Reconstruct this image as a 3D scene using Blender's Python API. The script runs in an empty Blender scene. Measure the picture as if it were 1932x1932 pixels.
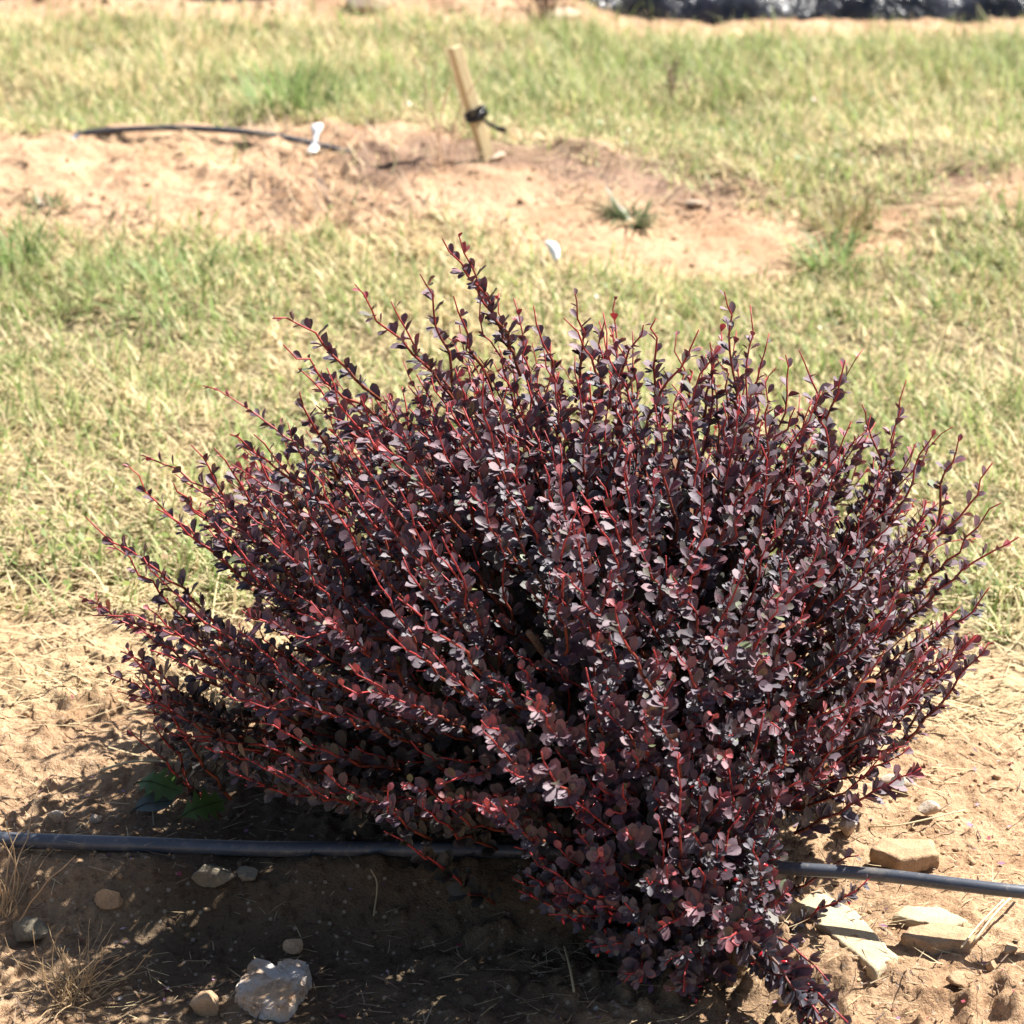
import bpy, math, random
import numpy as np
from mathutils import Vector, Matrix

random.seed(7)
rng = np.random.default_rng(11)
S = bpy.context.scene
COL = S.collection
R = math.radians

# ------------------------------------------------------------------ camera
CAM = np.array([0.0, -2.6, 1.5]); PITCH = R(22.5); FPX = 4830.0        # focal length in units of a 1932 px wide picture
cam_d = bpy.data.cameras.new('camera'); cam = bpy.data.objects.new('camera', cam_d); COL.objects.link(cam)
cam.location = CAM; cam.rotation_euler = (R(90) - PITCH, 0, 0)
cam_d.sensor_fit = 'HORIZONTAL'; cam_d.sensor_width = 24.0; cam_d.lens = 60.0
cam_d.clip_start = 0.05; cam_d.clip_end = 500
cam_d.dof.use_dof = True; cam_d.dof.focus_distance = 2.80; cam_d.dof.aperture_fstop = 5.0
S.camera = cam

# ------------------------------------------------------------------ sky and sun
SUN = np.array([0.55, 0.33, 0.79]); SUN = SUN / np.linalg.norm(SUN)    # towards the sun
EL = math.asin(SUN[2]); AZ = math.atan2(SUN[0], SUN[1])
W = bpy.data.worlds.new('World'); S.world = W; W.use_nodes = True
nt = W.node_tree; nt.nodes.clear()
sky = nt.nodes.new('ShaderNodeTexSky'); sky.sky_type = 'NISHITA'; sky.sun_disc = False
sky.sun_elevation = EL; sky.sun_rotation = AZ; sky.air_density = 1.0; sky.dust_density = 1.5; sky.ozone_density = 1.0
bg = nt.nodes.new('ShaderNodeBackground'); bg.inputs['Strength'].default_value = 0.05
wo = nt.nodes.new('ShaderNodeOutputWorld')
nt.links.new(sky.outputs[0], bg.inputs[0]); nt.links.new(bg.outputs[0], wo.inputs[0])
sl = bpy.data.lights.new('sun', 'SUN'); sl.energy = 5.0; sl.angle = R(0.53); sl.color = (1.0, 0.97, 0.92)
so = bpy.data.objects.new('sun', sl); COL.objects.link(so); so.location = (3, 3, 5)
so.rotation_euler = Vector(SUN).to_track_quat('Z', 'Y').to_euler()
S.view_settings.view_transform = 'Standard'; S.view_settings.look = 'None'
S.view_settings.gamma = 1; S.view_settings.use_curve_mapping = False
S.view_settings.exposure = 1.50
S.cycles.max_bounces = 6; S.cycles.diffuse_bounces = 3; S.cycles.transmission_bounces = 3

# ------------------------------------------------------------------ helpers
def norm(v):
    v = np.asarray(v, float); return v / (np.linalg.norm(v, axis=-1, keepdims=True) + 1e-12)

def ray(u, v):
    cx = (u - 966) / FPX; cy = -(v - 966) / FPX
    f = np.array([0, math.cos(PITCH), -math.sin(PITCH)]); up = np.array([0, math.sin(PITCH), math.cos(PITCH)])
    return f + cx * np.array([1, 0, 0]) + cy * up

def at_depth(u, v, y):                    # the point of the place seen at u, v and lying at distance y
    d = ray(u, v); return CAM + d * ((y - CAM[1]) / d[1])
def at_height(u, v, z):
    d = ray(u, v); return CAM + d * ((z - CAM[2]) / d[2])

LAT = rng.random((512, 512))
def vnoise(x, y, s=0):
    x = np.asarray(x, float) + 37.3 * s + 1000; y = np.asarray(y, float) + 91.7 * s + 1000
    xi = np.floor(x).astype(int); yi = np.floor(y).astype(int); fx = x - xi; fy = y - yi
    fx = fx * fx * (3 - 2 * fx); fy = fy * fy * (3 - 2 * fy)
    a = LAT[xi % 512, yi % 512]; b = LAT[(xi + 1) % 512, yi % 512]; c = LAT[xi % 512, (yi + 1) % 512]; d = LAT[(xi + 1) % 512, (yi + 1) % 512]
    return (a * (1 - fx) + b * fx) * (1 - fy) + (c * (1 - fx) + d * fx) * fy
def fbm(x, y, f, o=4, s=0):
    r = 0; a = 1; t = 0
    for i in range(o):
        r = r + a * (vnoise(np.asarray(x) * f, np.asarray(y) * f, s + i * 3) - .5); t += a; a *= .5; f *= 2.1
    return r / t * 2
def sstep(a, b, x):
    t = np.clip((np.asarray(x, float) - a) / (b - a), 0, 1); return t * t * (3 - 2 * t)

PIPE_PX = [(-500, 1568, .078), (-200, 1572, .074), (0, 1584, .070), (230, 1592, .068), (480, 1601, .066), (730, 1602, .066), (980, 1606, .068), (1200, 1614, .074),
           (1460, 1636, .082), (1650, 1650, .086), (1800, 1668, .088), (1932, 1683, .086), (2150, 1700, .072), (2500, 1720, .05)]
PIPE = np.array([at_height(u, v, z) for u, v, z in PIPE_PX])
def pipe_y(x): return np.interp(x, PIPE[:, 0], PIPE[:, 1])

def raw_h(x, y):
    x = np.asarray(x, float); y = np.asarray(y, float)
    py = pipe_y(x)
    right = sstep(0.15, 0.34, x)
    plat = 0.060 * (1 - right) + 0.018 * right
    # the bed stands above the strip nearest the camera; the pipe lies on its edge
    edge = py - 0.012 - 0.02 * right * 3 + 0.012 * fbm(x, y, 9, 2, 5)
    h = plat * sstep(-0.10, 0.0, y - edge)
    h = h + 0.018 * fbm(x, y, 1.1, 3, 1) * sstep(0.0, 1.0, np.abs(y))
    bed2 = np.exp(-((y - 2.75) / 0.45) ** 2) * 0.06
    h = h + bed2
    near = 1.0
    m = sstep(-.2, .35, fbm(x, y, 2.5, 2, 9))
    h = h + (0.010 + .011 * m) * fbm(x, y, 13, 4, 2) * near
    cl = fbm(x, y, 48, 3, 4); h = h + (0.021 - .015 * sstep(.6, 2.2, y)) * np.maximum(cl, -.05) * (0.45 + m) + .010 * np.maximum(fbm(x, y, 24, 3, 14), 0) * m
    h = h + .030 * fbm(x, y, 6, 3, 17) * sstep(2.3, 2.6, y)
    h = h + 0.0022 * fbm(x, y, 150, 2, 6)
    pz = np.interp(x, PIPE[:, 0], PIPE[:, 2]); d_ = np.abs(y - py)          # the pipe lies on top of the soil, never in it
    h = np.minimum(h, pz - .0055 + np.maximum(d_ - .006, 0) * .9)
    return h

def H(x, y): return raw_h(x, y)

def G(u, v, lift=0.0):                    # where the line of sight meets the ground
    z = 0.03
    for _ in range(12):
        p = at_height(u, v, z); z = 0.5 * z + 0.5 * float(H(p[0], p[1]))
    p = at_height(u, v, z); p[2] += lift; return p

# soil / grass zones, measured on the ground
def grass_mask(x, y):
    n = fbm(x, y, 2.2, 3, 21) * 0.24 + fbm(x, y, 9, 3, 22) * .13
    lo0 = 0.50 + 0.0 * x
    ylo = np.interp(x, [-1.3, 0, .5, .75, 1.1, 2], [2.20, 2.16, 2.28, 2.40, 2.42, 2.45])
    yhi = np.interp(x, [-1.3, -.95, -.4, 0, .4, .65, 1.1, 2], [2.95, 3.12, 3.14, 2.90, 2.66, 2.56, 2.76, 2.82])
    b1 = sstep(lo0 - .12, lo0 + .18, y + n) * (1 - sstep(ylo - .12, ylo + .1, y + n))
    b2 = sstep(yhi - .08, yhi + .1, y + n) * (1 - sstep(4.20, 4.34, y + n * .4))
    return np.clip(b1 + b2, 0, 1)
def straw_mask(x, y):
    n = fbm(x, y, 3, 3, 31)
    a = sstep(0.16, 0.34, y + .12 * n) * (1 - sstep(.8, 1.1, y + .2 * n))
    b = 0.9 * sstep(2.0, 2.3, y) * (1 - sstep(3.3, 3.6, y)) * sstep(0.05, .4, n)
    c = grass_mask(x, y) * .7
    return np.clip(a + b + c, 0, 1)

# ------------------------------------------------------------------ mesh builders
def mesh_np(name, verts, faces_flat, loop_tot, col=None, smooth=False, mat=None):
    verts = np.asarray(verts, np.float32); faces_flat = np.asarray(faces_flat, np.int32); loop_tot = np.asarray(loop_tot, np.int32)
    me = bpy.data.meshes.new(name)
    me.vertices.add(len(verts)); me.vertices.foreach_set('co', verts.ravel())
    me.loops.add(len(faces_flat)); me.loops.foreach_set('vertex_index', faces_flat)
    me.polygons.add(len(loop_tot))
    st = np.concatenate([[0], np.cumsum(loop_tot)[:-1]]).astype(np.int32)
    me.polygons.foreach_set('loop_start', st); me.polygons.foreach_set('loop_total', loop_tot)
    if smooth: me.polygons.foreach_set('use_smooth', np.ones(len(loop_tot), bool))
    me.update(calc_edges=True)
    if col is not None:
        a = me.color_attributes.new('Col', 'FLOAT_COLOR', 'POINT'); a.data.foreach_set('color', np.asarray(col, np.float32).ravel())
    if mat: me.materials.append(mat)
    return me

GROUPS = {'stone': 'stones lying on the bare soil', 'pipe': 'irrigation pipes laid along the beds', 'grass tuft': 'taller green grass tufts', 'dry tuft': 'brown dry tufts', 'dry weed': 'dead weeds with wiry stems', 'straw': 'single straws on the soil', 'leaf': 'fallen green leaves by the pipe', 'weed': 'small weeds in the back soil strip'}
def link(name, me, parent=None, kind=None, label=None, cat=None, group=None, loc=None):
    if cat in GROUPS and not kind: group = GROUPS[cat]
    o = bpy.data.objects.new(name, me); COL.objects.link(o)
    if parent: o.parent = parent
    if loc is not None: o.location = loc
    if kind: o['kind'] = kind
    if label: o['label'] = label
    if cat: o['category'] = cat
    if group: o['group'] = group
    return o

class Batch:                              # collects pieces of one mesh
    def __init__(s): s.v = []; s.f = []; s.n = []; s.c = []; s.k = 0
    def add(s, v, faces, col):
        v = np.asarray(v, float); s.v.append(v)
        for f in faces: s.f.append(np.asarray(f) + s.k); s.n.append(len(f))
        c = np.asarray(col, float)
        if c.ndim == 1: c = np.tile(c, (len(v), 1))
        if c.shape[1] == 3: c = np.hstack([c, np.zeros((len(c), 1))])
        s.c.append(c); s.k += len(v)
    def build(s, name, mat, smooth=False):
        return mesh_np(name, np.vstack(s.v), np.concatenate(s.f), s.n, np.vstack(s.c), smooth, mat)

def frames(pts):
    t = norm(np.gradient(pts, axis=0)); a = np.array([0, 0, 1.0])
    if abs(t[0] @ a) > .9: a = np.array([1.0, 0, 0])
    n = norm(np.cross(t[0], a)); N = []
    for k in range(len(pts)):
        n = norm(n - (n @ t[k]) * t[k]); N.append(n)
    N = np.array(N); return t, N, np.cross(t, N)

def tube(pts, rad, sides=6, cap=True, squash=None):
    pts = np.asarray(pts, float); m = len(pts); rad = np.broadcast_to(rad, (m,))
    t, N, B = frames(pts); an = np.linspace(0, 2 * math.pi, sides, endpoint=False)
    V = pts[:, None] + rad[:, None, None] * (np.cos(an)[None, :, None] * N[:, None] + np.sin(an)[None, :, None] * B[:, None])
    if squash is not None: V[:, :, 2] = pts[:, None, 2] + (V[:, :, 2] - pts[:, None, 2]) * np.asarray(squash)[:, None]
    V = V.reshape(-1, 3); F = []
    for i in range(m - 1):
        for j in range(sides):
            a = i * sides + j; b = i * sides + (j + 1) % sides; F.append((a, b, b + sides, a + sides))
    if cap: F.append(tuple(range(sides))[::-1]); F.append(tuple(range((m - 1) * sides, m * sides)))
    return V, F

# ------------------------------------------------------------------ materials
def new_mat(name):
    m = bpy.data.materials.new(name); m.use_nodes = True; t = m.node_tree; t.nodes.clear()
    out = t.nodes.new('ShaderNodeOutputMaterial'); p = t.nodes.new('ShaderNodeBsdfPrincipled')
    t.links.new(p.outputs[0], out.inputs[0]); return m, t, p, out
def nd(t, typ, **kw):
    n = t.nodes.new(typ)
    for k, v in kw.items():
        if k in n.inputs: n.inputs[k].default_value = v
        else: setattr(n, k, v)
    return n
def noise(t, scale, detail=4, rough=.6, src=None):
    n = nd(t, 'ShaderNodeTexNoise', Scale=scale, Detail=detail, Roughness=rough)
    if src: t.links.new(src, n.inputs['Vector'])
    return n
def mix(t, a, b, fac, blend='MIX'):
    n = t.nodes.new('ShaderNodeMix'); n.data_type = 'RGBA'; n.blend_type = blend
    for s, i in ((fac, 0), (a, 6), (b, 7)):
        if isinstance(s, bpy.types.NodeSocket): t.links.new(s, n.inputs[i])
        elif i == 0: n.inputs[0].default_value = s
        else: n.inputs[i].default_value = (*s, 1)
    return n.outputs[2]
def ramp(t, src, a, b, c0=(0, 0, 0), c1=(1, 1, 1)):
    n = t.nodes.new('ShaderNodeValToRGB'); n.color_ramp.elements[0].position = a; n.color_ramp.elements[1].position = b
    n.color_ramp.elements[0].color = (*c0, 1); n.color_ramp.elements[1].color = (*c1, 1); t.links.new(src, n.inputs[0]); return n.outputs[0]
def bump(t, p, src, strength, dist, nrm=None):
    b = nd(t, 'ShaderNodeBump', Strength=strength, Distance=dist); t.links.new(src, b.inputs['Height'])
    if nrm: t.links.new(nrm, b.inputs['Normal'])
    t.links.new(b.outputs[0], p.inputs['Normal']); return b.outputs[0]
def coords(t): return t.nodes.new('ShaderNodeTexCoord').outputs['Object']

def mat_soil():
    m, t, p, o = new_mat('soil'); co = coords(t)
    at = nd(t, 'ShaderNodeAttribute', attribute_name='Col')
    n1 = noise(t, 6, 6, .65, co); n2 = noise(t, 90, 5, .7, co); n3 = noise(t, 420, 3, .7, co)
    c = mix(t, at.outputs['Color'], (.62, .55, .50), ramp(t, n1.outputs[0], .35, .7), 'MULTIPLY')
    c = mix(t, c, (.50, .44, .40), ramp(t, n2.outputs[0], .50, .68), 'MULTIPLY')
    vor = nd(t, 'ShaderNodeTexVoronoi', Scale=70.0); t.links.new(co, vor.inputs['Vector'])
    c = mix(t, c, (.62, .52, .40), ramp(t, vor.outputs['Distance'], .12, .2, (.35, .35, .35), (0, 0, 0)))
    c = mix(t, c, (1.3, 1.25, 1.2), ramp(t, n3.outputs[0], .45, .7), 'MULTIPLY')
    t.links.new(c, p.inputs['Base Color']); p.inputs['Roughness'].default_value = .95; p.inputs['Specular IOR Level'].default_value = .2
    b1 = bump(t, p, n2.outputs[0], .9, .010); bump(t, p, n3.outputs[0], .6, .002, b1)
    return m

def mat_blade(name, trans=.35, rough=.55):
    m, t, p, o = new_mat(name)
    at = nd(t, 'ShaderNodeAttribute', attribute_name='Col')
    t.links.new(at.outputs['Color'], p.inputs['Base Color']); p.inputs['Roughness'].default_value = rough
    p.inputs['Specular IOR Level'].default_value = .35
    tr = t.nodes.new('ShaderNodeBsdfTranslucent'); t.links.new(at.outputs['Color'], tr.inputs[0])
    mx = nd(t, 'ShaderNodeMixShader'); mx.inputs[0].default_value = trans
    t.links.new(p.outputs[0], mx.inputs[1]); t.links.new(tr.outputs[0], mx.inputs[2]); t.links.new(mx.outputs[0], o.inputs[0])
    return m

def mat_leaf():
    m, t, p, o = new_mat('barberry_leaf')
    at = nd(t, 'ShaderNodeAttribute', attribute_name='Col'); geo = t.nodes.new('ShaderNodeNewGeometry')
    co = t.nodes.new('ShaderNodeNewGeometry').outputs['Position']
    n = noise(t, 420, 3, .6, co)
    c = mix(t, at.outputs['Color'], (.72, .72, .75), ramp(t, n.outputs[0], .4, .65), 'MULTIPLY')
    rim = ramp(t, at.outputs['Alpha'], .86, .97)
    top = mix(t, c, (.30, .17, .17), mix(t, (0, 0, 0), (.6, .6, .6), rim))
    under = mix(t, c, (.12, .055, .05), .20)
    base = mix(t, top, under, geo.outputs['Backfacing'])
    t.links.new(base, p.inputs['Base Color'])
    rr = mix(t, (.34, .34, .34), (.62, .62, .62), geo.outputs['Backfacing']); t.links.new(rr, p.inputs['Roughness'])
    p.inputs['Specular IOR Level'].default_value = .68
    bump(t, p, n.outputs[0], .25, .001)
    tr = t.nodes.new('ShaderNodeBsdfTranslucent'); tc = mix(t, base, (2.2, .60, .50), 1.0, 'MULTIPLY'); t.links.new(tc, tr.inputs[0])
    mx = nd(t, 'ShaderNodeMixShader'); mx.inputs[0].default_value = .08
    t.links.new(p.outputs[0], mx.inputs[1]); t.links.new(tr.outputs[0], mx.inputs[2]); t.links.new(mx.outputs[0], o.inputs[0])
    return m

def mat_attr(name, rough=.5, spec=.5, nscale=60, amt=.3, bdist=.001, sss=0):
    m, t, p, o = new_mat(name); co = coords(t)
    at = nd(t, 'ShaderNodeAttribute', attribute_name='Col'); n = noise(t, nscale, 5, .65, co)
    c = mix(t, at.outputs['Color'], (1 - amt,) * 3, ramp(t, n.outputs[0], .4, .65), 'MULTIPLY')
    t.links.new(c, p.inputs['Base Color']); p.inputs['Roughness'].default_value = rough; p.inputs['Specular IOR Level'].default_value = spec
    if bdist: bump(t, p, n.outputs[0], .6, bdist)
    return m

def mat_stone(name, c0, c1, c2, scale=25, rough=.85, bd=.004):
    m, t, p, o = new_mat(name); co = coords(t)
    n1 = noise(t, scale, 8, .7, co); n2 = noise(t, scale * .45, 4, .6, co); n3 = noise(t, scale * 9, 4, .7, co)
    c = mix(t, c0, c1, ramp(t, n2.outputs[0], .42, .58)); c = mix(t, c, c2, ramp(t, n1.outputs[0], .52, .66))
    c = mix(t, c, (.70, .66, .62), ramp(t, n3.outputs[0], .5, .65), 'MULTIPLY')
    t.links.new(c, p.inputs['Base Color']); p.inputs['Roughness'].default_value = rough
    b = bump(t, p, n1.outputs[0], .8, bd); bump(t, p, n3.outputs[0], .5, bd * .3, b); return m

def mat_pipe():
    m, t, p, o = new_mat('black_polythene'); co = coords(t)
    n = noise(t, 14, 5, .6, co); n2 = noise(t, 130, 4, .7, co)
    c = mix(t, (.045, .052, .068), (.075, .082, .10), ramp(t, n.outputs[0], .4, .65))
    n3 = noise(t, 26, 6, .75, co); c = mix(t, c, (.26, .22, .17), ramp(t, n3.outputs[0], .52, .72, (0, 0, 0), (.55, .55, .55))); c = mix(t, c, (.24, .21, .17), ramp(t, n2.outputs[0], .58, .72, (0, 0, 0), (.6, .6, .6)))
    t.links.new(c, p.inputs['Base Color']); p.inputs['Roughness'].default_value = .42; p.inputs['Specular IOR Level'].default_value = .6
    bump(t, p, n2.outputs[0], .2, .001); return m

M_soil = mat_soil(); M_blade = mat_blade('grass_blade', .42); M_straw = mat_blade('dry_straw', .15, .65)
M_leaf = mat_leaf(); M_stem = mat_attr('red_bark', .52, .4, 260, .5, .0008); M_wood = mat_attr('old_bark', .9, .2, 200, .4, .002)
M_berry = mat_attr('berry_skin', .18, .6, 200, .1, 0)
M_pipe = mat_pipe()
M_peb = mat_attr('pebble', .9, .2, 300, .35, .001)
M_green = mat_blade('green_leaf', .3, .4)
print('materials')

# ------------------------------------------------------------------ ground: one sheet to beyond the horizon of the view
def axis(parts):
    out = []
    for a, b, s in parts: out.append(np.arange(a, b, s))
    return np.concatenate(out)
def grow(start, stop, s0, k=1.25):
    r = [start]; s = s0
    while r[-1] < stop: r.append(r[-1] + s); s *= k
    return np.array(r)
xr = grow(2.4, 120, .03); yr = grow(6.2, 160, .05); yl = grow(0.75, 60, .02)
gx = np.concatenate([-xr[::-1], axis([(-2.385, -.9, .014), (-.9, .9, .0042), (.9, 2.39, .014)]), xr])
gy = np.concatenate([-yl[::-1], axis([(-.745, .75, .0046), (.75, 3.4, .010), (3.4, 6.19, .018)]), yr])
X, Y = np.meshgrid(gx, gy); nx, ny = len(gx), len(gy)
Z = raw_h(X, Y)
far = sstep(8, 30, np.hypot(X, Y - 1)); Z = Z * (1 - far)
gm = grass_mask(X, Y); sm = straw_mask(X, Y)
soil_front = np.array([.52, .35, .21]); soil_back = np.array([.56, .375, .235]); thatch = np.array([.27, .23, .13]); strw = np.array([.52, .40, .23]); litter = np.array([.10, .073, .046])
k = sstep(1.0, 2.4, Y)[..., None]
C = soil_front * (1 - k) + soil_back * k
sg = (sm * (1 - gm))[..., None] * .6; C = C * (1 - sg) + strw * sg
C = C * (1 - gm[..., None] * .9) + thatch * gm[..., None] * .9
# brown leaf litter before the shrub, with its shade on the earth painted in
litter_shade = np.exp(-(((X + .12) / .33) ** 2 + ((Y + .16) / .30) ** 2)) ; litter_shade = np.clip(litter_shade * 1.5 + .35 * fbm(X, Y, 8, 3, 41) * (litter_shade > .1), 0, .92)[..., None]
C = C * (1 - litter_shade) + litter * litter_shade
bm = (np.exp(-(((X + .18) / .38) ** 2 + ((Y - 2.72) / .16) ** 2)) * 1.3 + np.exp(-(((X - .2) / .45) ** 2 + ((Y - 2.66) / .14) ** 2)) + np.exp(-(((X - 1.05) / .3) ** 2 + ((Y - 2.72) / .14) ** 2))) * np.clip(.6 + 1.2 * fbm(X, Y, 7, 3, 43), 0, 1)
bm = np.clip(bm, 0, .75)[..., None]; C = C * (1 - bm) + np.array([.20, .13, .10]) * bm
C = C * (1 + .16 * fbm(X, Y, 3.3, 4, 44))[..., None]
V = np.stack([X, Y, Z], -1).reshape(-1, 3)
ii = (np.arange(ny - 1)[:, None] * nx + np.arange(nx - 1)[None]).ravel()
F = np.stack([ii, ii + 1, ii + nx + 1, ii + nx], 1)
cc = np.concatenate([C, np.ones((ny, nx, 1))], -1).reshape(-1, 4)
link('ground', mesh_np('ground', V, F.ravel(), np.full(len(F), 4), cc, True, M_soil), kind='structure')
print('ground', len(V))

# ------------------------------------------------------------------ scatter: blades
def blades(P, az, L, Wd, lean, curve, col, tipcol=None, lift=0.0):
    n = len(P); d = np.stack([np.cos(az), np.sin(az), np.zeros(n)], 1); s = np.stack([-np.sin(az), np.cos(az), np.zeros(n)], 1)
    ps = []
    for i, tt in enumerate((0, .5, 1.0)):
        a = lean + curve * tt * .6
        hd = np.sin(a) * L * tt; hz = np.cos(a) * L * tt
        c = P + d * hd[:, None] + np.array([0, 0, 1.0]) * (hz + lift)[:, None]
        if i < 2: w = Wd * (.5, .42)[i]; ps += [c - s * w[:, None], c + s * w[:, None]]
        else: ps.append(c)
    V = np.stack(ps, 1).reshape(-1, 3); b = np.arange(n) * 5
    f4 = np.stack([b, b + 1, b + 3, b + 2], 1); f3 = np.stack([b + 2, b + 3, b + 4], 1)
    fl = np.concatenate([f4.ravel(), f3.ravel()]); lt = np.concatenate([np.full(n, 4), np.full(n, 3)])
    if tipcol is None: tipcol = col
    cv = np.stack([col, col, (col + tipcol) / 2, (col + tipcol) / 2, tipcol], 1).reshape(-1, 3)
    return V, fl, lt, np.hstack([cv, np.ones((len(cv), 1))])

def scatter(n, x0, x1, y0, y1, mask, sd):
    r = np.random.default_rng(sd); x = r.uniform(x0, x1, n); y = r.uniform(y0, y1, n)
    keep = r.random(n) < mask(x, y); x = x[keep]; y = y[keep]
    return np.stack([x, y, H(x, y)], 1), r

def inview(x, y, m=.5): return np.abs(x) < .215 * (y + 2.6) + m

P, r = scatter(300000, -2.6, 2.6, .5, 4.9, lambda x, y: np.maximum(grass_mask(x, y), .05 * sstep(.1, .4, fbm(x, y, 4, 2, 53)) * (y > 1)) * np.where(inview(x, y, .25), 1.0, .22) * (.55 + .45 * sstep(-.3, .2, fbm(x, y, 5, 2, 51))), 5)
n = len(P); gx_, gy_ = P[:, 0], P[:, 1]
green = sstep(-.55, .6, .6 * fbm(gx_, gy_, 1.8, 3, 61) + .55 * fbm(gx_, gy_, 9, 3, 62) + r.normal(0, .4, n) - .10)
ga = np.array([.15, .23, .06]); gb = np.array([.32, .38, .13]); st = np.array([.70, .60, .35]); st2 = np.array([.52, .39, .21])
q = r.random((n, 1)) ** 1.4; gcol = ga * q + gb * (1 - q); q = r.random((n, 1)) ** 2; scol = st * (1 - q) + st2 * q
isg = (r.random(n) < green)[:, None]; col = np.where(isg, gcol, scol) * r.uniform(.7, 1.35, (n, 1))
tip = np.where(isg & (r.random((n, 1)) < .5), col * .4 + st * .6, col * 1.05)
back = sstep(3.0, 3.4, gy_); L = r.uniform(.026, .072, n) * (1 + .6 * back) * (.7 + .6 * vnoise(gx_ * 4, gy_ * 4, 66)); L *= np.where(isg[:, 0], 1.05, .9)
V, fl, lt, cv = blades(P, r.uniform(0, 2 * math.pi, n), L, r.uniform(.0018, .0056, n), r.uniform(.1, 1.0, n) + .3 * (~isg[:, 0]), r.uniform(0, 1.1, n), col, tip)
g = link('grass', mesh_np('grass', V, fl, lt, cv, False, M_blade), kind='stuff', label='short sunlit grass, half green and half straw coloured, in two strips behind the shrub', cat='grass')
print('grass', n)

# dry straw lying on the soil
def strawm(x, y): return straw_mask(x, y) * np.where(inview(x, y, .25), 1., .25) * (.35 + .65 * sstep(-.3, .3, fbm(x, y, 6, 2, 71)))
P, r = scatter(62000, -2.2, 2.2, .1, 3.6, lambda x, y: strawm(x, y) * np.where(y < 1.1, 1, .6), 9)
P3, _ = scatter(5200, -1.5, 1.6, 2.1, 3.2, lambda x, y: (1 - grass_mask(x, y)) * sstep(0, .4, fbm(x, y, 4, 3, 77)), 14)
P2, r2 = scatter(3600, -1.1, 1.1, -.6, .35, lambda x, y: .25 + .75 * sstep(0, .5, fbm(x, y, 5, 2, 72)), 10)
P = np.vstack([P, P3, P2]); n = len(P); P[:, 2] += r.uniform(.001, .012, n)
az = r.normal(0.1, .75, n) + math.pi * (r.random(n) < .5)
q = r.random((n, 1)); col = (np.array([.60, .48, .27]) * q + np.array([.42, .31, .17]) * (1 - q)) * r.uniform(.75, 1.15, (n, 1))
near_f = P[:, 1] < .1
L = np.where(near_f, r.uniform(.01, .045, n), r.uniform(.03, .13, n)); wd = np.where(near_f, r.uniform(.0007, .0015, n), r.uniform(.0012, .003, n))
V, fl, lt, cv = blades(P, az, L, wd, r.uniform(1.30, 1.62, n), r.uniform(-.2, .25, n), col)
link('straw_litter', mesh_np('straw_litter', V, fl, lt, cv, False, M_straw), kind='stuff', label='dry pale straw lying loose over the sandy soil', cat='straw')

PB, _ = scatter(9000, -1.4, 1.6, 2.2, 3.2, lambda x, y: (1 - grass_mask(x, y)) * sstep(.05, .4, fbm(x, y, 3.3, 3, 78)), 15)
P, r = scatter(5200, -.75, .75, -.62, .22, lambda x, y: np.clip(np.exp(-((x / .55) ** 2 + ((y + .2) / .3) ** 2)) * 1.2, 0, 1) * (.3 + .7 * sstep(-.2, .3, fbm(x, y, 9, 2, 75))), 12); nf = len(P); P = np.vstack([P, PB]); n = len(P); P[:, 2] += r.uniform(0, .006, n)
col = np.array([(.14, .09, .06), (.30, .21, .13), (.08, .055, .045), (.38, .29, .18)])[r.integers(0, 4, n)]
bk = np.arange(n) >= nf; V, fl, lt, cv = blades(P, r.uniform(0, 6.28, n), r.uniform(.006, .04, n) * (1 + bk), r.uniform(.0008, .0022, n) * (1 + 1.2 * bk), np.where(bk, r.uniform(.7, 1.6, n), r.uniform(1.2, 1.65, n)), r.uniform(-.5, .5, n), col * np.where(bk, 1.5, 1)[:, None])
link('twig_litter', mesh_np('twig_litter', V, fl, lt, cv, False, M_straw), kind='stuff', label='brown bits of twig and dead leaf strewn on the shaded soil before the shrub and on the back strip', cat='litter')

# low broad leaved weeds: thousands of small oval leaves
def wmask(x, y):
    n = fbm(x, y, 4, 3, 81)
    a = np.exp(-((y - (np.interp(x, [-1.3, -.4, 0, .4, .65, 1.1, 2], [3.4, 3.4, 3.15, 2.95, 2.85, 2.95, 3.05]))) / .2) ** 2) * sstep(-.5, .2, x)
    b = np.exp(-((y - .66) / .2) ** 2) * .6
    c = .12 * grass_mask(x, y)
    d = .5 * np.exp(-(((x - .95) / .35) ** 2 + ((y - 2.35) / .35) ** 2))
    return np.clip((a + b + c + d) * sstep(-.25, .3, n), 0, 1)
P, r = scatter(60000, -1.8, 1.8, .5, 4.6, wmask, 13); n = len(P)
P[:, 2] += r.uniform(.004, .045, n)
az = r.uniform(0, 2 * math.pi, n); tl = r.uniform(-.5, .9, n); L = r.uniform(.008, .018, n); w = L * r.uniform(.4, .7, n)
d = np.stack([np.cos(az) * np.cos(tl), np.sin(az) * np.cos(tl), np.sin(tl)], 1); s_ = np.stack([-np.sin(az), np.cos(az), r.uniform(-.4, .4, n)], 1)
V = np.stack([P, P + d * (L * .5)[:, None] - s_ * (w * .5)[:, None], P + d * L[:, None], P + d * (L * .5)[:, None] + s_ * (w * .5)[:, None]], 1).reshape(-1, 3)
q = r.random((n, 1)); col = np.array([.12, .19, .05]) * q + np.array([.30, .33, .09]) * (1 - q); brn = r.random((n, 1)) < .12; col = np.where(brn, [.33, .22, .12], col) * r.uniform(.8, 1.15, (n, 1))
cv = np.repeat(np.hstack([col, np.ones((n, 1))]), 4, 0)
link('ground_weeds', mesh_np('ground_weeds', V, np.arange(n * 4), np.full(n, 4), cv, False, M_green), kind='stuff', label='low broad leaved green weeds creeping along the edges of the grass', cat='weeds')
print('weeds', n)

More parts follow.
